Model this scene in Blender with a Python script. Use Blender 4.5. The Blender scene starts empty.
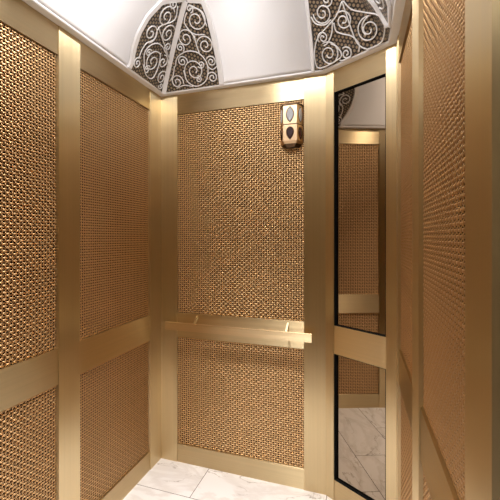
import bpy, math
import numpy as np
from mathutils import Vector
scene = bpy.context.scene
col = scene.collection
PI = math.pi
def V2(x, y): return np.array([x, y], float)

# ------------------------------------------------------------------ camera
CX, HY, F = 224.0, 237.5, 382.4
TH = math.radians(19.976)
CAM = np.array([0.0, 0.0, 1.295])
DIR = V2(-math.sin(TH), math.cos(TH)); RGT = V2(math.cos(TH), math.sin(TH))
cd = bpy.data.cameras.new('camera'); co = bpy.data.objects.new('camera', cd); col.objects.link(co)
co.location = CAM; co.rotation_euler = (PI/2, 0, TH)
cd.sensor_width = 36; cd.lens = F/500*36; cd.clip_start = 0.01
cd.shift_x = (250-CX)/500; cd.shift_y = -(250-HY)/500
scene.camera = co

# ------------------------------------------------------------------ materials
def new_mat(name):
    m = bpy.data.materials.new(name); m.use_nodes = True
    nt = m.node_tree; return m, nt, nt.nodes['Principled BSDF']
def lk(nt, a, b): nt.links.new(a, b)
def simple(name, rgb, rough=.5, metal=0., **kw):
    m, nt, b = new_mat(name)
    b.inputs['Base Color'].default_value = (*rgb, 1); b.inputs['Roughness'].default_value = rough
    b.inputs['Metallic'].default_value = metal
    for k, v in kw.items(): b.inputs[k].default_value = v
    return m
def brushed(name, rgb, vertical, rough=.38, aniso=.95):
    m, nt, b = new_mat(name)
    uv = nt.nodes.new('ShaderNodeUVMap'); uv.uv_map = 'UVMap'
    mp = nt.nodes.new('ShaderNodeMapping'); mp.inputs['Scale'].default_value = (95, .8, 1) if vertical else (.8, 95, 1)
    lk(nt, uv.outputs[0], mp.inputs[0])
    nz = nt.nodes.new('ShaderNodeTexNoise'); nz.inputs['Scale'].default_value = 1; nz.inputs['Detail'].default_value = 5
    nz.inputs['Roughness'].default_value = .65
    lk(nt, mp.outputs[0], nz.inputs['Vector'])
    rr = nt.nodes.new('ShaderNodeMapRange'); rr.inputs['From Min'].default_value = .3; rr.inputs['From Max'].default_value = .7
    rr.inputs['To Min'].default_value = rough-.05; rr.inputs['To Max'].default_value = rough+.08
    lk(nt, nz.outputs[0], rr.inputs[0]); lk(nt, rr.outputs[0], b.inputs['Roughness'])
    cr = nt.nodes.new('ShaderNodeMix'); cr.data_type = 'RGBA'
    cr.inputs[6].default_value = (*[c*.84 for c in rgb], 1); cr.inputs[7].default_value = (*[min(1, c*1.12) for c in rgb], 1)
    lk(nt, nz.outputs[0], cr.inputs[0]); lk(nt, cr.outputs[2], b.inputs['Base Color'])
    tg = nt.nodes.new('ShaderNodeTangent'); tg.direction_type = 'UV_MAP'; tg.uv_map = 'UVMap'
    lk(nt, tg.outputs[0], b.inputs['Tangent'])
    b.inputs['Metallic'].default_value = 1
    b.inputs['Anisotropic'].default_value = aniso
    b.inputs['Anisotropic Rotation'].default_value = ROT_V if vertical else ROT_H
    return m
ROT_V, ROT_H = .0, .25
BRASS = (.70, .56, .335)
M_post = brushed('brass brushed upright', BRASS, True)
M_rail = brushed('brass brushed lengthwise', BRASS, False)
M_bar = brushed('handrail brass', (.78, .60, .36), False, .38, .95)
M_weave = simple('woven brass wire', (.67, .435, .22), .37, 1.)
M_backing = simple('bronze backing sheet', (.09, .055, .03), .25, 1.)
M_wall = simple('dark cab shell', (.05, .04, .03), .6)
M_white = simple('white satin paint', (.88, .87, .885), .45)
M_scroll = simple('white scroll rod', (.88, .87, .88), .4)
M_black = simple('black rubber', (.006, .006, .006), .8, 0., **{'Specular IOR Level': .1})
M_mirror = simple('bronze tinted mirror', (.34, .28, .215), .0, 1.)
M_lant = simple('lantern brass', (.74, .53, .33), .33, 1.)
M_lantdark = simple('aged bronze', (.10, .06, .035), .4, 1.)
M_clear = simple('clear lens', (.50, .52, .56), .12)
M_red = simple('dark red lens', (.03, .002, .004), .25)
M_hall = simple('hall plaster', (.62, .55, .42), .7)

def marble():
    m, nt, b = new_mat('white veined marble tile')
    tc = nt.nodes.new('ShaderNodeTexCoord')
    mp = nt.nodes.new('ShaderNodeMapping'); mp.inputs['Location'].default_value = (1.131, -1.73+.265*8, 0)
    lk(nt, tc.outputs['Object'], mp.inputs[0])
    br = nt.nodes.new('ShaderNodeTexBrick'); br.offset = .5; br.offset_frequency = 2; br.squash_frequency = 2; br.squash = 1
    br.inputs['Scale'].default_value = 1; br.inputs['Mortar Size'].default_value = .0016; br.inputs['Mortar Smooth'].default_value = 0
    br.inputs['Brick Width'].default_value = .64; br.inputs['Row Height'].default_value = .265; br.inputs['Bias'].default_value = 0
    br.inputs['Color1'].default_value = (0, 0, 0, 1); br.inputs['Color2'].default_value = (1, 1, 1, 1)
    lk(nt, mp.outputs[0], br.inputs['Vector'])
    # every tile cut from another place of the slab
    ad = nt.nodes.new('ShaderNodeVectorMath'); ad.operation = 'MULTIPLY_ADD'
    ad.inputs[1].default_value = (1.7, .9, 0)
    lk(nt, br.outputs['Color'], ad.inputs[0]); lk(nt, tc.outputs['Object'], ad.inputs[2])
    def vein(scale, rot, w, seed):
        m2 = nt.nodes.new('ShaderNodeMapping'); m2.inputs['Rotation'].default_value = (0, 0, rot); m2.inputs['Scale'].default_value = (1, 2.2, 1)
        m2.inputs['Location'].default_value = (seed, seed*.7, 0)
        lk(nt, ad.outputs[0], m2.inputs[0])
        n = nt.nodes.new('ShaderNodeTexNoise'); n.inputs['Scale'].default_value = scale; n.inputs['Detail'].default_value = 7
        n.inputs['Roughness'].default_value = .58; n.inputs['Distortion'].default_value = .5
        lk(nt, m2.outputs[0], n.inputs['Vector'])
        s = nt.nodes.new('ShaderNodeMath'); s.operation = 'SUBTRACT'; s.inputs[1].default_value = .5; lk(nt, n.outputs[0], s.inputs[0])
        a = nt.nodes.new('ShaderNodeMath'); a.operation = 'ABSOLUTE'; lk(nt, s.outputs[0], a.inputs[0])
        r = nt.nodes.new('ShaderNodeMapRange'); r.interpolation_type = 'SMOOTHSTEP'
        r.inputs['From Min'].default_value = 0; r.inputs['From Max'].default_value = w; r.inputs['To Min'].default_value = 1; r.inputs['To Max'].default_value = 0
        lk(nt, a.outputs[0], r.inputs[0]); return r.outputs[0]
    v1 = vein(2.6, .5, .014, 3.1); v2 = vein(2.1, .75, .07, 3.0)
    msk = nt.nodes.new('ShaderNodeTexNoise'); msk.inputs['Scale'].default_value = 4.; lk(nt, ad.outputs[0], msk.inputs['Vector'])
    mr = nt.nodes.new('ShaderNodeMapRange'); mr.inputs['From Min'].default_value = .42; mr.inputs['From Max'].default_value = .65; lk(nt, msk.outputs[0], mr.inputs[0])
    mm = nt.nodes.new('ShaderNodeMath'); mm.operation = 'MULTIPLY'; lk(nt, v1, mm.inputs[0]); lk(nt, mr.outputs[0], mm.inputs[1])
    c1 = nt.nodes.new('ShaderNodeMix'); c1.data_type = 'RGBA'; c1.inputs[6].default_value = (.90, .88, .875, 1); c1.inputs[7].default_value = (.66, .61, .58, 1)
    s2 = nt.nodes.new('ShaderNodeMath'); s2.operation = 'MULTIPLY'; s2.inputs[1].default_value = .45; lk(nt, v2, s2.inputs[0]); lk(nt, s2.outputs[0], c1.inputs[0])
    c2 = nt.nodes.new('ShaderNodeMix'); c2.data_type = 'RGBA'; c2.inputs[7].default_value = (.36, .31, .28, 1); lk(nt, c1.outputs[2], c2.inputs[6])
    s3 = nt.nodes.new('ShaderNodeMath'); s3.operation = 'MULTIPLY'; s3.inputs[1].default_value = .95; lk(nt, mm.outputs[0], s3.inputs[0]); lk(nt, s3.outputs[0], c2.inputs[0])
    c3 = nt.nodes.new('ShaderNodeMix'); c3.data_type = 'RGBA'; c3.inputs[7].default_value = (.16, .13, .12, 1); lk(nt, c2.outputs[2], c3.inputs[6])
    lk(nt, br.outputs['Fac'], c3.inputs[0]); lk(nt, c3.outputs[2], b.inputs['Base Color'])
    b.inputs['Roughness'].default_value = .22
    return m
M_floor = marble()

def mosaic():
    m, nt, b = new_mat('gold dotted dark mosaic')
    uv = nt.nodes.new('ShaderNodeUVMap'); uv.uv_map = 'UVMap'
    sp = nt.nodes.new('ShaderNodeSeparateXYZ'); lk(nt, uv.outputs[0], sp.inputs[0])
    K = 2*PI/.0165
    def wave(ax, ay):
        a = nt.nodes.new('ShaderNodeMath'); a.operation = 'MULTIPLY'; a.inputs[1].default_value = ax*K; lk(nt, sp.outputs[0], a.inputs[0])
        c = nt.nodes.new('ShaderNodeMath'); c.operation = 'MULTIPLY_ADD'; c.inputs[1].default_value = ay*K; lk(nt, sp.outputs[1], c.inputs[0]); lk(nt, a.outputs[0], c.inputs[2])
        d = nt.nodes.new('ShaderNodeMath'); d.operation = 'COSINE'; lk(nt, c.outputs[0], d.inputs[0]); return d.outputs[0]
    w = [wave(math.cos(q), math.sin(q)) for q in (0, PI/3, 2*PI/3)]
    s = nt.nodes.new('ShaderNodeMath'); lk(nt, w[0], s.inputs[0]); lk(nt, w[1], s.inputs[1])
    s2 = nt.nodes.new('ShaderNodeMath'); lk(nt, s.outputs[0], s2.inputs[0]); lk(nt, w[2], s2.inputs[1])
    r = nt.nodes.new('ShaderNodeMapRange'); r.inputs['From Min'].default_value = -.6; r.inputs['From Max'].default_value = .5; lk(nt, s2.outputs[0], r.inputs[0])
    vo = nt.nodes.new('ShaderNodeTexNoise'); vo.inputs['Scale'].default_value = 60; lk(nt, uv.outputs[0], vo.inputs['Vector'])
    g = nt.nodes.new('ShaderNodeMix'); g.data_type = 'RGBA'; g.inputs[6].default_value = (.20, .15, .10, 1); g.inputs[7].default_value = (.44, .34, .23, 1); lk(nt, vo.outputs[0], g.inputs[0])
    c = nt.nodes.new('ShaderNodeMix'); c.data_type = 'RGBA'; c.inputs[6].default_value = (.028, .025, .026, 1); lk(nt, g.outputs[2], c.inputs[7]); lk(nt, r.outputs[0], c.inputs[0])
    lk(nt, c.outputs[2], b.inputs['Base Color'])
    b.inputs['Roughness'].default_value = .3
    return m
M_mosaic = mosaic()

def glow(name, rgb, strength):
    m, nt, b = new_mat(name)
    b.inputs['Base Color'].default_value = (.9, .9, .9, 1); b.inputs['Emission Color'].default_value = (*rgb, 1); b.inputs['Emission Strength'].default_value = strength
    return m
M_lamp = glow('lit opal glass', (1., .975, .955), 95.)
M_hallfill = glow('hall fill glow', (1., .95, .88), 8.)  # glow of the added fill panel in the hall

# ------------------------------------------------------------------ mesh helpers
class MB:
    def __init__(s): s.v = []; s.f = []; s.uv = []
    def quad(s, pts, uvs=None):
        n = len(s.v); s.v += [tuple(map(float, p)) for p in pts]; s.f.append(tuple(range(n, n+len(pts))))
        s.uv.append(uvs if uvs is not None else [(0, 0)]*len(pts))
    def hexa(s, b, t, uvb=None):            # bottom loop, top loop (same order, counter-clockwise seen from above)
        k = len(b)
        per = [0.]
        for i in range(k): per.append(per[-1]+float(np.linalg.norm(np.array(b[(i+1) % k])-np.array(b[i]))))
        for i in range(k):
            j = (i+1) % k
            s.quad([b[i], b[j], t[j], t[i]], [(per[i], b[i][2]), (per[i+1], b[j][2]), (per[i+1], t[j][2]), (per[i], t[i][2])])
        s.quad(list(t), [(p[0], p[1]) for p in t]); s.quad(list(b)[::-1], [(p[0], p[1]) for p in b][::-1])
    def tube(s, pts, r, sides=6, ball=False):
        P = [np.array(p, float) for p in pts]; n = len(P); rings = []
        up = None
        for i in range(n):
            t = P[min(i+1, n-1)]-P[max(i-1, 0)]; t = t/(np.linalg.norm(t)+1e-12)
            if up is None:
                up = np.cross(t, (0.31, .52, .79))
            up = up-t*np.dot(up, t); up /= (np.linalg.norm(up)+1e-12); b = np.cross(t, up)
            rr = r(i/(n-1)) if callable(r) else r
            rings.append([P[i]+rr*(math.cos(a)*up+math.sin(a)*b) for a in [2*PI*k/sides for k in range(sides)]])
        base = len(s.v)
        for R in rings: s.v += [tuple(map(float, q)) for q in R]
        for i in range(n-1):
            for k in range(sides):
                k2 = (k+1) % sides
                s.f.append((base+i*sides+k, base+i*sides+k2, base+(i+1)*sides+k2, base+(i+1)*sides+k)); s.uv.append([(0, 0)]*4)
        s.f.append(tuple(base+k for k in range(sides))[::-1]); s.uv.append([(0, 0)]*sides)
        s.f.append(tuple(base+(n-1)*sides+k for k in range(sides))); s.uv.append([(0, 0)]*sides)
        if ball: s.ball(P[-1], ball)
    def ball(s, c, r, nu=8, nv=5):
        pts = [[(c[0]+r*math.sin(PI*j/nv)*math.cos(2*PI*i/nu), c[1]+r*math.sin(PI*j/nv)*math.sin(2*PI*i/nu), c[2]+r*math.cos(PI*j/nv)) for i in range(nu)] for j in range(nv+1)]
        for j in range(nv):
            for i in range(nu):
                i2 = (i+1) % nu
                q = [pts[j+1][i], pts[j+1][i2], pts[j][i2], pts[j][i]]
                if j == 0: q = q[:3]
                if j == nv-1: q = [q[0], q[2], q[3]]
                s.quad(q)
    def build(s, name, mat, parent=None, bevel=0., smooth=False, origin=None):
        V = np.array(s.v, float)
        if origin is None:
            lo, hi = V.min(0), V.max(0); origin = np.array([(lo[0]+hi[0])/2, (lo[1]+hi[1])/2, lo[2]])
        origin = np.array(origin, float)
        me = bpy.data.meshes.new(name); me.from_pydata((V-origin).tolist(), [], s.f)
        uvl = me.uv_layers.new(name='UVMap')
        uvl.data.foreach_set('uv', np.array([c for f in s.uv for c in f], float).ravel())
        me.materials.append(mat)
        if smooth: me.polygons.foreach_set('use_smooth', [True]*len(me.polygons))
        me.update()
        o = bpy.data.objects.new(name, me); col.objects.link(o)
        place(o, origin, parent)
        if bevel:
            b = o.modifiers.new('edge', 'BEVEL'); b.width = bevel; b.segments = 2; b.limit_method = 'ANGLE'; b.angle_limit = math.radians(40)
        return o
def place(o, origin, parent):
    if parent is not None:
        o.parent = parent; o.location = Vector(origin)-Vector(parent['_o'])
    else: o.location = origin
    o['_o'] = [float(c) for c in origin]
def tag(o, label=None, cat=None, group=None, kind=None):
    if label: o['label'] = label
    if cat: o['category'] = cat
    if group: o['group'] = group
    if kind: o['kind'] = kind
    return o
def thing(name, loc, label, cat, group=None):
    o = bpy.data.objects.new(name, None); o.empty_display_size = .05; col.objects.link(o); place(o, loc, None)
    return tag(o, label, cat, group)

# ------------------------------------------------------------------ wall frames: origin, along (to the right as seen from inside), inward normal
class Frame:
    def __init__(s, O, a): s.O = np.array(O, float); s.a = np.array(a, float)/np.linalg.norm(a); s.n = V2(s.a[1], -s.a[0])
    def xy(s, u, d=0.): return s.O+s.a*u+s.n*d
    def p(s, u, z, d=0.): q = s.xy(u, d); return np.array([q[0], q[1], z])
X0, Y0 = -1.113, 1.983
A_M = math.radians(33.8)
MX = -.1773
FL = Frame((X0, 0), (0, 1)); FB = Frame((0, Y0), (1, 0)); FM = Frame((MX, Y0), (math.cos(A_M), -math.sin(A_M)))
EM = .373
E_ = FM.xy(EM); FR = Frame(E_, (.013, -1))
Y_FRONT = .47
FF = Frame((.16, Y_FRONT), (-1, 0))       # front wall, seen from inside
def box(mb, fr, u0, u1, z0, z1, d0, d1):
    b = [fr.p(u0, z0, d1), fr.p(u1, z0, d1), fr.p(u1, z0, d0), fr.p(u0, z0, d0)]
    t = [fr.p(u0, z1, d1), fr.p(u1, z1, d1), fr.p(u1, z1, d0), fr.p(u0, z1, d0)]
    n0 = len(mb.f)
    mb.hexa(b, t)
    # consistent u along the wall on the two long faces, top and bottom
    mb.uv[n0] = [(u0, z0), (u1, z0), (u1, z1), (u0, z1)]
    mb.uv[n0+4] = [(u0, d1), (u1, d1), (u1, d0), (u0, d0)]
    mb.uv[n0+5] = [(u0, d0), (u1, d0), (u1, d1), (u0, d1)]
Z_MB, Z_R0, Z_R1, Z_MT, Z_H = .103, .722, .861, 2.007, 2.12
D_RAIL, D_MESH, D_BACK = -.003, -.0125, -.0150

def weave(fr, u0, u1, z0, z1, name, parent, pv=.0135, ph=.0116):
    nv = max(2, int(round((u1-u0)/pv))); nh = max(2, int(round((z1-z0)/ph)))
    pv = (u1-u0)/nv; ph = (z1-z0)/nh
    sub = 4; A = .0012; T = .0021; CS = 6
    wh, wv = .0060, .0050
    def section(w): return np.array([[-w/2, -T*.15], [-w/2, T*.2], [-w*.25, T/2], [w*.25, T/2], [w/2, T*.2], [w/2, -T*.15]])
    def prof(x): return np.clip(1.35*np.cos(PI*x), -1, 1)
    verts = []; faces = []; base = 0
    def grid_faces(nw, ns):
        i = np.arange(nw)[:, None, None]; j = np.arange(ns-1)[None, :, None]; k = np.arange(CS)[None, None, :]
        k2 = (k+1) % CS; o = i*ns*CS
        return np.stack(np.broadcast_arrays(o+j*CS+k, o+j*CS+k2, o+(j+1)*CS+k2, o+(j+1)*CS+k), -1).reshape(-1, 4)
    # horizontal wires
    ns = nv*sub+1; x = np.linspace(0, nv, ns)-.5
    S = section(wh)
    zc = z0+(np.arange(nh)+.5)*ph
    d = A*prof(x)[None, :]*((-1.)**np.arange(nh))[:, None]
    U = np.broadcast_to((u0+(x+.5)*pv)[None, :, None], (nh, ns, CS)); Zz = zc[:, None, None]+S[None, None, :, 0]+np.zeros((1, ns, 1)); D = D_MESH+d[:, :, None]+S[None, None, :, 1]
    hv = np.stack([U, Zz, D], -1).reshape(-1, 3); hf = grid_faces(nh, ns)
    ns2 = nh*sub+1; y = np.linspace(0, nh, ns2)-.5
    S = section(wv)[::-1]
    uc = u0+(np.arange(nv)+.5)*pv
    d = -A*prof(y)[None, :]*((-1.)**np.arange(nv))[:, None]
    Zz = np.broadcast_to((z0+(y+.5)*ph)[None, :, None], (nv, ns2, CS)); U = uc[:, None, None]+S[None, None, :, 0]+np.zeros((1, ns2, 1)); D = D_MESH+d[:, :, None]+S[None, None, :, 1]
    vv = np.stack([U, Zz, D], -1).reshape(-1, 3); vf = grid_faces(nv, ns2)+len(hv)
    L = np.concatenate([hv, vv]); Fq = np.concatenate([hf, vf])[:, ::-1]
    XY = fr.O[None, :]+L[:, :1]*fr.a[None, :]+L[:, 2:3]*fr.n[None, :]
    W = np.concatenate([XY, L[:, 1:2]], 1)
    origin = fr.p((u0+u1)/2, z0, D_MESH)
    me = bpy.data.meshes.new(name)
    me.vertices.add(len(W)); me.vertices.foreach_set('co', (W-origin).ravel())
    me.loops.add(len(Fq)*4); me.loops.foreach_set('vertex_index', Fq.ravel().astype(np.int32))
    me.polygons.add(len(Fq)); me.polygons.foreach_set('loop_start', (np.arange(len(Fq))*4).astype(np.int32))
    me.polygons.foreach_set('use_smooth', np.ones(len(Fq), bool))
    me.materials.append(M_weave); me.update(calc_edges=True)
    o = bpy.data.objects.new(name, me); col.objects.link(o); place(o, origin, parent)
    return o

def bay(fr, u0, u1, label, dz=0., mid=True):
    t = thing('mesh_panel', fr.p((u0+u1)/2, 0, D_BACK), label, 'panel', 'woven brass wall panels')
    e = .004
    for z0, z1 in ((Z_MB, Z_R0+dz), (Z_R1+dz, Z_MT)):
        mb = MB(); box(mb, fr, u0+.0005, u1-.0005, z0-.0, z1+.0, D_BACK-.003, D_BACK); mb.build('backing_sheet', M_backing, t)
        weave(fr, u0+.0012, u1-.0012, z0+.001, z1-.001, 'woven_mesh', t)
    mb = MB(); box(mb, fr, u0+.0003, u1-.0003, Z_MT, Z_H, -.026, D_RAIL); mb.build('header_rail', M_rail, t, .0012)
    if mid:
        mb = MB(); box(mb, fr, u0+.0003, u1-.0003, Z_R0+dz, Z_R1+dz, -.026, D_RAIL); mb.build('middle_rail', M_rail, t, .0012)
    mb = MB(); box(mb, fr, u0+.0003, u1-.0003, 0, Z_MB, -.026, D_RAIL); mb.build('bottom_rail', M_rail, t, .0012)
    return t
def post(fr, u0, u1, label, d0=-.026):
    mb = MB(); box(mb, fr, u0, u1, 0, Z_H, d0, 0); o = mb.build('brass_post', M_post, None, .0015)
    return tag(o, label, 'post', 'brushed brass posts')
def isect(p, a, q, b):
    A = np.array([[a[0], -b[0]], [a[1], -b[1]]]); s = np.linalg.solve(A, q-p)[0]; return p+a*s
def corner_post(fa, ua, fb, ub, label):
    """L-shaped post: leg back along fa to ua, leg along fb to ub"""
    D = -.026
    c0 = isect(fa.xy(0), fa.a, fb.xy(0), fb.a); c1 = isect(fa.xy(0, D), fa.a, fb.xy(0, D), fb.a)
    loop = [fa.xy(ua, 0), c0, fb.xy(ub, 0), fb.xy(ub, D), c1, fa.xy(ua, D)]
    mb = MB(); k = len(loop)
    b = [(q[0], q[1], 0.) for q in loop]; t = [(q[0], q[1], Z_H) for q in loop]
    mb.hexa(b, t)
    o = mb.build('corner_post', M_post, None, .0012); return tag(o, label, 'post', 'brushed brass posts')

# ------------------------------------------------------------------ shell
def plan_obj(name, pts, z0, z1, mat):
    mb = MB(); mb.hexa([(x, y, z0) for x, y in pts], [(x, y, z1) for x, y in pts]); return tag(mb.build(name, mat), kind='structure')
fl = MB(); fl.hexa([(-3, -2.6, -.1), (2.6, -2.6, -.1), (2.6, 2.4, -.1), (-3, 2.4, -.1)], [(-3, -2.6, 0), (2.6, -2.6, 0), (2.6, 2.4, 0), (-3, 2.4, 0)])
tag(fl.build('floor', M_floor, origin=(0, 0, 0)), kind='structure')
def shell(name, fr, u0, u1, z1=2.15):
    mb = MB(); box(mb, fr, u0, u1, 0, z1, -.07, -.0262); tag(mb.build(name, M_wall), kind='structure')
shell('wall_left', FL, Y_FRONT-.05, Y0+.03); shell('wall_back', FB, X0-.03, MX+.005); shell('wall_corner', FM, 0, EM+.01); shell('wall_right', FR, 0, 1.098)

# ------------------------------------------------------------------ left wall
bay(FL, .66, 1.180, 'nearest woven brass mesh panel on the left wall, cut by the photo edge')
bay(FL, 1.300, 1.862, 'woven brass mesh panel on the left wall between flat post and back corner post')
post(FL, 1.180, 1.300, 'flat brushed brass post between the two mesh panels of the left wall')
post(FL, .53, .66, 'brushed brass post beside the cab doorway at the near end of left wall')
# back wall
corner_post(FL, 1.862, FB, -1.0096, 'L-shaped brushed brass corner post between left wall and handrail wall')
tb = bay(FB, -1.0096, -.2843, 'woven brass mesh panel behind the handrail, hung with the hexagonal lantern')
corner_post(FB, -.2843, FM, .0495, 'wide bent brass post between the handrail wall and the mirror')
# mirror bay
tm = thing('mirror_panel', FM.p((.053+.326)/2, 0, -.02), 'tall narrow bronze mirror framed in brass in the angled corner', 'mirror')
def rail(fr, u0, u1, z0, z1, name, par, mat=None):
    mb = MB(); box(mb, fr, u0, u1, z0, z1, -.026, D_RAIL); return mb.build(name, mat or M_rail, par, .0012)
u0, u1 = .0498, .3257
rail(FM, u0, u1, Z_MT+.004, Z_H, 'header_rail', tm); rail(FM, u0, u1, Z_R0, Z_R1, 'middle_rail', tm); rail(FM, u0, u1, 0, .100, 'bottom_rail', tm)
for z0, z1 in ((.100, Z_R0), (Z_R1, Z_MT+.004)):
    mb = MB(); box(mb, FM, u0+.002, u1-.002, z0+.002, z1-.002, -.024, -.018)
    tag(mb.build('mirror_glass', M_mirror, tm), 'bronze tinted mirror glass')
    mb = MB(); w = .005
    box(mb, FM, u0, u0+w, z0, z1, -.0179, -.004); box(mb, FM, u1-w, u1, z0, z1, -.0179, -.004)
    box(mb, FM, u0+w, u1-w, z0, z0+w*.5, -.0179, -.004); box(mb, FM, u0+w, u1-w, z1-w*.5, z1, -.0179, -.004)
    tag(mb.build('gasket', M_black, tm), 'black rubber gasket')
corner_post(FM, .326, FR, .066, 'slim bent brass post between the mirror and the right wall')
# right wall
bay(FR, .066, .502, 'woven brass mesh panel on the right wall between the slim mirror post and flat post', -.022)
post(FR, .502, .628, 'flat brushed brass post between the two mesh panels of right wall')
bay(FR, .628, 1.099, 'woven brass mesh panel on the right wall nearest the camera', -.022)
post(FR, 1.099, 1.222, 'broad brushed brass post at the right edge of the photo', -.075)
# front wall with the doorway
ff = [(.19, .33), (.19, .47), (.27, .47), (.27, .33)]
tag(plan_obj('wall_front', [(X0-.02, .40), (-.86, .40), (-.86, .47), (X0-.02, .47)], 0, 2.12, M_post), kind='structure')
mbx = MB(); box(mbx, Frame((.6, .42), (-1, 0)), 0, 1.78, 2.12, 2.55, -.06, 0); tag(mbx.build('wall_lintel', M_white), kind='structure')

# ------------------------------------------------------------------ handrail
th = thing('handrail', FB.p(-.645, .77, 0), 'flat brushed brass handrail bar fixed across the back mesh panel', 'handrail')
mb = MB(); box(mb, FB, -1.050, -.2373, .777, .819, .058, .070); mb.build('bar', M_bar, th, .0015)
for ux in (-.882, -.3675):
    mb = MB(); w = .005
    a0, a1 = (.852, .838); b0, b1 = (.809, .795)
    bl = [FB.p(ux-w, a1, D_RAIL+.0005), FB.p(ux-w, b1, .0578), FB.p(ux+w, b1, .0578), FB.p(ux+w, a1, D_RAIL+.0005)]
    tl = [FB.p(ux-w, a0, D_RAIL+.0005), FB.p(ux-w, b0, .0578), FB.p(ux+w, b0, .0578), FB.p(ux+w, a0, D_RAIL+.0005)]
    mb.hexa(bl, tl); mb.build('bracket', M_rail, th, .001)

# ------------------------------------------------------------------ lantern
LC = -.348
lt = thing('wall_lantern', FB.p(LC, 1.752, D_MESH), 'small hexagonal brass lantern with clear and dark red lenses, high on back wall', 'lamp')
def halfhex(w, dx, dep, grow=0.):
    h = w/2+grow*.6; return [(LC-h-dx-grow*.4, -.0095), (LC-h, dep+grow), (LC+h, dep+grow), (LC+h+dx+grow*.4, -.0095)]
def prism(mb, lo, hi, z0, z1):
    mb.hexa([FB.p(u, z0, d) for u, d in lo], [FB.p(u, z1, d) for u, d in hi])
W0, DX, DP = .070, .0255, .046
h0 = halfhex(W0, DX, DP)
mb = MB(); prism(mb, h0, h0, 1.8735, 1.968); tag(mb.build('upper_body', M_lant, lt, .001), None)
mb = MB(); prism(mb, h0, h0, 1.787, 1.8685); mb.build('lower_body', M_lant, lt, .001)
g1 = halfhex(W0-.004, DX, DP-.002)
mb = MB(); prism(mb, g1, g1, 1.8685, 1.8735); tag(mb.build('seam_band', M_lantdark, lt), 'dark bronze seam')
g2 = halfhex(W0+.002, DX, DP+.002, .002)
mb = MB(); prism(mb, g2, g2, 1.968, 1.975); tag(mb.build('top_rim', M_lantdark, lt, .001), 'dark bronze rim')
c1 = halfhex(W0-.012, DX, DP-.008); c2 = halfhex(W0-.03, DX-.008, DP-.022)
mb = MB(); prism(mb, c1, h0, 1.774, 1.787); mb.build('bottom_cap', M_lant, lt)
mb = MB(); prism(mb, c2, c1, 1.758, 1.774); tag(mb.build('bottom_boss', M_lantdark, lt), 'dark bronze boss')
def lens(fa, fb, zc, hh, hw, mat, name, shield, bezel=False):
    """pointed-oval lens set on the body face from fa to fb (both (u,d))"""
    a = np.array(fa); b = np.array(fb); mid = (a+b)/2; e = (b-a)/np.linalg.norm(b-a); nn = np.array([-e[1], e[0]])
    pts = []
    for i in range(24):
        q = 2*PI*i/24; z = math.cos(q); x = math.sin(q)*(abs(math.sin(q))**.7 if not (shield and z > 0) else 1)
        if shield and z > 0: z = .62*z
        pts.append((x*hw, z*hh))
    def P(x, z, d): w = mid+e*x+nn*d; return FB.p(w[0], zc+z, w[1])
    mb = MB()
    if bezel:
        flat = [P(x*1.22, z*1.14, .0006) for x, z in pts]; base = [P(x*1.22, z*1.14, .0001) for x, z in pts]
        for i in range(len(pts)): mb.quad([base[i], flat[i], flat[(i+1) % 24], base[(i+1) % 24]])
        mb.quad(flat[::-1]); return mb.build(name, mat, lt)
    outer = [P(x, z, .0008) for x, z in pts]; inner = [P(x*.8, z*.86, .004) for x, z in pts]
    k = len(pts)
    for i in range(k): mb.quad([outer[i], inner[i], inner[(i+1) % k], outer[(i+1) % k]])
    mb.quad(inner[::-1])
    o = mb.build(name, mat, lt, smooth=False); return o
faces = [(h0[0], h0[1]), (h0[1], h0[2]), (h0[2], h0[3])]
for fa, fb in faces:
    nar = 1. if abs(fa[1]-fb[1]) < 1e-6 else .85
    lens(fa, fb, 1.921, .036, .0175*nar, M_lantdark, 'lens_bezel', False, True); lens(fa, fb, 1.833, .036, .017*nar, M_lantdark, 'lens_bezel', True, True)
    tag(lens(fa, fb, 1.921, .036, .0175*nar, M_clear, 'clear_lens', False), 'clear silvery glass lens')
    tag(lens(fa, fb, 1.833, .036, .017*nar, M_red, 'red_lens', True), 'dark red glass lens')

# ------------------------------------------------------------------ cornice and coved ceiling
RING = [FL, FB, FM, FR, FF]
def ring(off):
    """inset polygon; vertex i lies between wall i and wall i+1"""
    return [isect(RING[i].xy(0, off), RING[i].a, RING[(i+1) % 5].xy(0, off), RING[(i+1) % 5].a) for i in range(5)]
ZC0, ZC1, PRJ = 2.1205, 2.130, .032
mb = MB(); r0 = ring(-.026); r1 = ring(PRJ-.003); r2 = ring(PRJ)
def P3(q, z): return (q[0], q[1], z)
for i in range(5):
    j = (i-1) % 5
    for A, za, B, zb in ((r0, ZC0, r1, ZC0), (r1, ZC0, r2, ZC0+.003), (r2, ZC0+.003, r2, ZC1), (r2, ZC1, r0, ZC1), (r0, ZC1, r0, ZC0)):
        mb.quad([P3(A[j], za), P3(A[i], za), P3(B[i], zb), P3(B[j], zb)])
tag(mb.build('trim_1', M_white), kind='structure')
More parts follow.
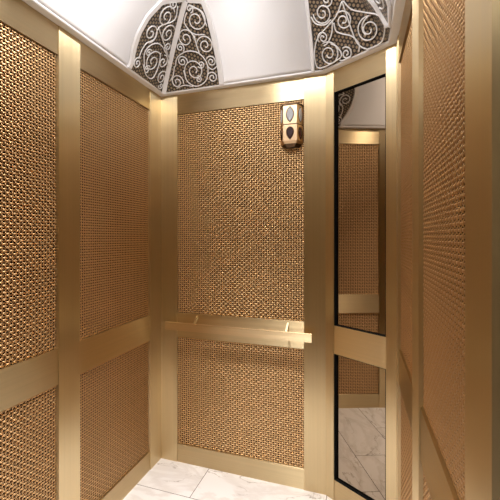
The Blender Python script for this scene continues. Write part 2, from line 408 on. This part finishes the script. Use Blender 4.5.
# cove profile (inward offset from the cornice's inner face, height above it)
ctrl = [(0, 0), (.040, .066), (.098, .142), (.165, .222), (.24, .300), (.33, .362), (.40, .385)]
def catmull(P, n=6):
    P = [np.array(p, float) for p in P]; Q = [2*P[0]-P[1]]+P+[2*P[-1]-P[-2]]; out = []
    for i in range(1, len(Q)-2):
        for k in range(n):
            t = k/n; a, b, c, d = Q[i-1:i+3]
            out.append(.5*((2*b)+(c-a)*t+(2*a-5*b+4*c-d)*t*t+(3*b-a-3*c+d)*t**3))
    out.append(P[-1]); return np.array(out)
PROF = catmull(ctrl, 4)
PT = np.concatenate([[0], np.cumsum(np.linalg.norm(np.diff(PROF, axis=0), axis=1))])
CB = PRJ-.0015
def prof_at(t):
    o = float(np.interp(t, PT, PROF[:, 0])); z = float(np.interp(t, PT, PROF[:, 1]))
    e = 1e-3; t0, t1 = max(0, t-e), min(PT[-1], t+e)
    do = np.interp(t1, PT, PROF[:, 0])-np.interp(t0, PT, PROF[:, 0]); dz = np.interp(t1, PT, PROF[:, 1])-np.interp(t0, PT, PROF[:, 1])
    l = math.hypot(do, dz); return o, z, dz/l, -do/l     # surface normal pointing into the cab (inward, down)
def S(fr, s, t, lift=0.):
    o, z, no, nz = prof_at(t); return fr.p(s, ZC1+z+nz*lift, CB+o+no*lift)
rings = [ring(CB+o) for o in PROF[:, 0]]
mb = MB()
for i in range(5):
    j = (i-1) % 5; base = len(mb.v)
    for q, (o, z) in zip(rings, PROF): mb.v += [tuple(P3(q[j], ZC1+z)), tuple(P3(q[i], ZC1+z))]
    for k in range(len(PROF)-1):
        mb.f.append((base+2*k, base+2*k+1, base+2*k+3, base+2*k+2)); mb.uv.append([(0, 0)]*4)
ceil = mb
top = rings[-1]; ceil.quad([P3(q, ZC1+PROF[-1, 1]) for q in top])
co_ = ceil.build('ceiling', M_white, smooth=True); tag(co_, kind='structure')
# thickness away from the cab so the cove is a real shell
sol = co_.modifiers.new('shell', 'SOLIDIFY'); sol.thickness = .02; sol.offset = -1

def onto(px, py, frames):
    """the point of the cove seen at a place in the photograph -> (frame, s, t)"""
    R2 = DIR+(px-CX)/F*RGT; R = np.array([R2[0], R2[1], (HY-py)/F]); best = None
    for fr in frames:
        for k in range(len(PROF)-1):
            o0, z0 = PROF[k]; o1, z1 = PROF[k+1]
            n2 = fr.n; A = fr.p(0, ZC1+z0, CB+o0)
            e = np.array([n2[0]*(o1-o0), n2[1]*(o1-o0), z1-z0]); N = np.cross(np.array([fr.a[0], fr.a[1], 0]), e)
            den = N@R
            if abs(den) < 1e-9: continue
            kk = N@(A-CAM)/den
            if kk <= 0: continue
            P = CAM+R*kk; w = (P-A)@e/(e@e)
            if -1e-6 <= w <= 1+1e-6 or (k == 0 and -.6 < w < 0):
                s = (P[:2]-fr.O)@fr.a; t = PT[k]+w*(PT[k+1]-PT[k]); oo = o0+w*(o1-o0)
                i = RING.index(fr); rr = ring(CB+oo); sa = (rr[(i-1) % 5]-fr.O)@fr.a; sb = (rr[i]-fr.O)@fr.a
                if sa-.02 <= s <= sb+.02 and (best is None or kk < best[0]): best = (kk, fr, s, max(0, t))
    return best[1:] if best else None
def crease(fr, side, t):
    o = float(np.interp(t, PT, PROF[:, 0])); i = RING.index(fr); rr = ring(CB+o)
    return float((rr[i if side > 0 else (i-1) % 5]-fr.O)@fr.a)
def gore_back(fr, lo, hi, t1, parent, n=26):
    mb = MB()
    ts = np.linspace(0, t1, n)
    for a, b in zip(ts[:-1], ts[1:]):
        sA = np.linspace(lo(a), max(lo(a), hi(a)), 7); sB = np.linspace(lo(b), max(lo(b), hi(b)), 7)
        for k in range(6):
            mb.quad([S(fr, sA[k], a, .004), S(fr, sA[k+1], a, .004), S(fr, sB[k+1], b, .004), S(fr, sB[k], b, .004)], [(sA[k], a), (sA[k+1], a), (sB[k+1], b), (sB[k], b)])
    o = mb.build('mosaic_backing', M_mosaic, parent); return tag(o, 'dark backing dotted with gold')
def edge_fn(pxs, fr, tail):
    q = [h for h in (onto(x, y, [fr]) for x, y in pxs) if h]; q = [(t, s) for f_, s, t in q if f_ is fr]+tail
    q.sort(); T = [a for a, b in q]; U = [b for a, b in q]
    return lambda t: float(np.interp(t, T, U))
def ribbon(mb, pts, nrm, w, th_):
    """box-section band along pts; nrm = outward normals there"""
    P = [np.array(p, float) for p in pts]; n = len(P); rows = []
    for i in range(n):
        t = P[min(i+1, n-1)]-P[max(i-1, 0)]; t /= np.linalg.norm(t)+1e-12; N = np.array(nrm[i], float); N -= t*(N@t); N /= np.linalg.norm(N)
        b = np.cross(t, N)
        rows.append([P[i]-b*w/2, P[i]-b*w*.36+N*th_, P[i]+b*w*.36+N*th_, P[i]+b*w/2])
    for i in range(n-1):
        for k in range(3): mb.quad([rows[i][k], rows[i][k+1], rows[i+1][k+1], rows[i+1][k]])
    mb.quad(rows[0][::-1]); mb.quad(rows[-1])
def nrm(fr, t): o, z, no, nz = prof_at(t); return np.array([fr.n[0]*no, fr.n[1]*no, nz])
def arch_border(fr, fn, t1, side, parent, w=.030):
    mb = MB(); ts = np.linspace(0, t1, 24)
    ribbon(mb, [S(fr, fn(t)+side*w/2, t, .001) for t in ts], [nrm(fr, t) for t in ts], w, .010); return mb.build('arch_border', M_white, parent)
def crease_rib(fa, fb, t1, parent, w=.034):
    mb = MB(); ts = np.linspace(0, t1, 24)
    ribbon(mb, [S(fa, crease(fa, 1, t), t, 0.) for t in ts], [nrm(fa, t)+nrm(fb, t) for t in ts], w, .016); return mb.build('rib', M_white, parent)
LIFT, RR = .010, .0031
def scroll(mb, cx, cy, rp, a0, turns, direction, frames, r=RR):
    h = onto(cx, cy, frames)
    if not h: return
    fr, s0, t0 = h
    k = []
    for dx, dy in ((3, 0), (-3, 0), (0, 3), (0, -3)):
        g = onto(cx+dx, cy+dy, [fr])
        if g: k.append(math.hypot(g[1]-s0, g[2]-t0)/3)
    R = rp*sum(k)/len(k)
    turns *= .8; n = int(26*turns); pts = []
    for i in range(n+1):
        w = i/n; a = math.radians(a0)+direction*w*turns*2*PI; rad = R*(1-w*.80)
        t = min(max(t0+rad*math.sin(a), .004), PT[-1]-.004)
        pts.append(S(fr, s0+rad*math.cos(a), t, LIFT))
    mb.tube(pts, r, 6, ball=r*1.35)
def stem(mb, pxs, frames, r=RR):
    pts = []
    for x, y in pxs:
        h = onto(x, y, frames)
        if h: pts.append(S(h[0], h[1], h[2], LIFT))
    if len(pts) > 1: mb.tube(list(catmull(pts, 5)), r, 6)

# ---- grille in the left back corner of the cove
c = ring(CB)[0]
tg = thing('ceiling_grille', (c[0], c[1], ZC1), 'two-sided white scrollwork ceiling grille above the left back corner', 'grille', 'scrollwork grilles in the ceiling corners')
T1 = .42
eL = edge_fn([(132.6, 64), (135, 50), (140, 34), (149, 18), (163, 3)], FL, [(T1, crease(FL, 1, T1)-.0)])
eB = edge_fn([(219, 82), (216, 60), (211, 36), (206, 16), (200, 1)], FB, [(T1, crease(FB, -1, T1)+.0)])
gore_back(FL, eL, lambda t: crease(FL, 1, t), T1, tg); gore_back(FB, lambda t: crease(FB, -1, t), eB, T1, tg)
arch_border(FL, eL, T1, -1, tg); arch_border(FB, eB, T1, 1, tg); crease_rib(FL, FB, T1, tg)
def zz(l, x0, y0): return [(x0+a/5, y0+b/5, r/5, st, tu, di) for a, b, r, st, tu, di in l]
mb = MB()
for q in zz([(200, 80, 46, 60, 2.0, 1), (123, 162, 40, -60, 1.9, 1), (208, 165, 38, 60, 1.9, 1), (132, 305, 44, 70, 1.9, 1), (55, 312, 24, 80, 1.8, 1),
             (183, 305, 27, 120, 1.7, -1), (176, 385, 27, 60, 1.8, 1), (207, 232, 20, -90, 1.6, -1), (238, 16, 22, 180, 1.5, 1), (103, 345, 18, 60, 1.6, 1), (112, 260, 16, 60, 1.6, 1), (172, 425, 14, 200, 1.4, 1)], 125, 0): scroll(mb, *q, [FL])
for pth in ([(258, 25), (240, 95), (165, 130), (140, 190), (100, 212), (75, 250), (62, 290)], [(90, 330), (90, 265), (120, 222), (165, 215), (198, 260), (212, 330)], [(172, 262), (160, 330), (130, 388), (98, 372), (84, 320)], [(160, 130), (180, 190), (215, 290)]):
    stem(mb, [(125+a/5, b/5) for a, b in pth], [FL])
mb.build('scrollwork', M_scroll, tg, smooth=True)
mb = MB()
for q in zz([(358, 98, 58, 110, 2.1, -1), (306, 190, 46, -20, 2.1, 1), (404, 224, 46, 160, 2.1, -1), (279, 236, 22, -60, 1.8, 1), (350, 352, 54, 200, 2.1, -1), (290, 305, 27, -30, 1.9, 1),
             (383, 320, 19, 200, 1.7, 1), (264, 408, 34, -20, 2.0, 1), (434, 305, 27, 150, 1.9, -1), (440, 386, 29, 190, 2.0, -1), (371, 395, 17, 100, 1.6, -1), (325, 40, 20, -90, 1.6, 1)], 125, 0): scroll(mb, *q, [FB])
for pth in ([(255, 330), (265, 285), (310, 255), (365, 260), (405, 300), (418, 350), (405, 405), (360, 430), (315, 405), (296, 350)], [(310, 60), (300, 110), (330, 155), (360, 170), (400, 170)], [(350, 175), (358, 215), (375, 265)],
            [(250, 330), (245, 370), (232, 400)], [(415, 330), (440, 345), (462, 330)], [(262, 440), (300, 425), (345, 432)], [(320, 20), (345, 30), (385, 60), (412, 130)]):
    stem(mb, [(125+a/5, b/5) for a, b in pth], [FB])
mb.build('scrollwork', M_scroll, tg, smooth=True)

# ---- grille over the mirror corner
c = ring(CB)[2]
tr = thing('ceiling_grille', (c[0], c[1], ZC1), 'larger white scrollwork ceiling grille above the mirror', 'grille', 'scrollwork grilles in the ceiling corners')
T2 = .46
eR = edge_fn([(315, 70.5), (314, 50), (311.6, 24), (309, 1)], FB, [])
eRr0 = edge_fn([(391.5, 27), (391, 14), (390.5, 2)], FR, []); eRr = lambda t: max(eRr0(t), crease(FR, -1, t)+.002)
eRib = edge_fn([(389.5, 26), (382, 13.5), (374, .5)], FR, [])
gore_back(FB, eR, lambda t: crease(FB, 1, t), T2, tr); gore_back(FM, lambda t: crease(FM, -1, t), lambda t: crease(FM, 1, t), T2, tr); gore_back(FR, lambda t: crease(FR, -1, t), eRr, T2, tr)
arch_border(FB, eR, T2, -1, tr, .02); arch_border(FR, eRr, T2, 1, tr, .012)
mb = MB(); ts = np.linspace(.01, T2, 24); ribbon(mb, [S(FR, max(eRib(t), crease(FR, -1, t)), t, .004) for t in ts], [nrm(FR, t) for t in ts], .022, .010); mb.build('rib', M_white, tr)
mb = MB(); FS = [FB, FM, FR]
for q in zz([(118, 62, 52, 160, 2.1, 1), (222, 100, 48, 120, 2.1, -1), (120, 185, 30, 200, 1.9, -1), (150, 268, 58, 100, 2.2, -1), (238, 265, 32, 110, 1.9, -1), (350, 145, 66, 60, 2.2, 1), (140, -6, 34, 200, 1.8, 1), (400, -15, 30, 200, 1.8, 1)], 300, 0): scroll(mb, *q, FS)
for pth in ([(215, 0), (235, 60), (258, 130), (285, 200), (310, 230), (345, 246)], [(222, 0), (262, 42), (330, 58), (400, 66), (432, 110), (432, 165), (405, 215), (340, 246)], [(215, 5), (190, 70), (160, 110), (110, 165), (80, 215), (75, 290), (100, 340), (145, 350), (190, 330), (208, 285), (195, 235), (160, 215)],
            [(168, 100), (165, 160), (145, 210), (125, 225)], [(175, 110), (185, 150), (215, 165), (265, 178), (300, 215), (300, 255)], [(60, 80), (85, 115), (130, 120), (160, 95)], [(205, 300), (225, 300), (260, 285)], [(335, 175), (318, 145), (320, 110), (345, 78)]):
    stem(mb, [(300+a/5, b/5) for a, b in pth], FS, RR*1.05)
mb.build('scrollwork', M_scroll, tr, smooth=True)

# ------------------------------------------------------------------ ceiling lamp (above the frame, lights the cab)
LX, LY, LZ = -.50, 1.12, ZC1+PROF[-1, 1]
tl = thing('ceiling_lamp', (LX, LY, LZ), 'round opal glass ceiling lamp at the top of the cove', 'lamp')
def lathe(mb, prof, n=28):
    for (r0_, z0), (r1_, z1) in zip(prof[:-1], prof[1:]):
        for i in range(n):
            a, b = 2*PI*i/n, 2*PI*(i+1)/n
            q = [(LX+r0_*math.cos(a), LY+r0_*math.sin(a), z0), (LX+r0_*math.cos(b), LY+r0_*math.sin(b), z0), (LX+r1_*math.cos(b), LY+r1_*math.sin(b), z1), (LX+r1_*math.cos(a), LY+r1_*math.sin(a), z1)]
            if r1_ < 1e-6: q = q[:3]
            mb.quad(q[::-1])
mb = MB(); lathe(mb, [(.105, LZ-.001), (.105, LZ-.02), (.095, LZ-.022)]); mb.build('mount_ring', M_lant, tl)
mb = MB(); lathe(mb, [(.095*math.cos(a), LZ-.02-.055*math.sin(a)) for a in np.linspace(0, PI/2, 9)]); mb.build('glass_bowl', M_lamp, tl, smooth=True)

ld = bpy.data.lights.new('added_floor_beam', 'AREA'); ld.shape = 'DISK'; ld.size = .16; ld.energy = 11; ld.color = (1., .975, .955); ld.spread = math.radians(72)  # extra downward light added under the bowl to brighten the floor
lo_ = bpy.data.objects.new('added_floor_beam', ld); col.objects.link(lo_); lo_.location = (LX, LY, LZ-.085)
# ------------------------------------------------------------------ hall behind the camera
def slab(name, x0, x1, y0, y1, z0, z1, mat):
    mb = MB(); mb.hexa([(x0, y0, z0), (x1, y0, z0), (x1, y1, z0), (x0, y1, z0)], [(x0, y0, z1), (x1, y0, z1), (x1, y1, z1), (x0, y1, z1)]); return tag(mb.build(name, mat), kind='structure')
slab('wall_hall', -2.2, 2.2, -2.3, -2.2, 0, 2.62, M_hall)
slab('wall_hall_left', -2.3, -2.2, -2.2, .47, 0, 2.62, M_hall); slab('wall_hall_right', 2.2, 2.3, -2.2, .47, 0, 2.62, M_hall)
slab('ceiling_hall', -2.3, 2.3, -2.3, .36, 2.62, 2.7, M_white)
slab('wall_hall_front', -2.2, X0-.025, .36, .46, 0, 2.62, M_hall)
slab('wall_hall_front_right', .25, 2.2, .30, .36, 0, 2.62, M_hall)
tag(slab('hall_fill_panel', -.7, .1, -1.5, -1.1, 2.58, 2.619, M_hallfill), 'added unseen fill light panel on the hall ceiling', 'lamp', kind='thing')  # unseen glowing panel, added to light the hall and what the brass reflects

w = bpy.data.worlds.new('world'); scene.world = w; w.use_nodes = True
w.node_tree.nodes['Background'].inputs[0].default_value = (.6, .58, .62, 1); w.node_tree.nodes['Background'].inputs[1].default_value = .1
for o in list(bpy.data.objects):
    if '_o' in o: del o['_o']
scene.view_settings.view_transform = 'Standard'; scene.view_settings.look = 'None'
scene.view_settings.exposure = 0.0; scene.view_settings.gamma = 1
scene.cycles.use_denoising = True; scene.cycles.denoiser = 'OPENIMAGEDENOISE'; scene.cycles.denoising_prefilter = 'NONE'; scene.cycles.use_adaptive_sampling = False
scene.cycles.max_bounces = 14; scene.cycles.glossy_bounces = 10; scene.cycles.sample_clamp_indirect = 8
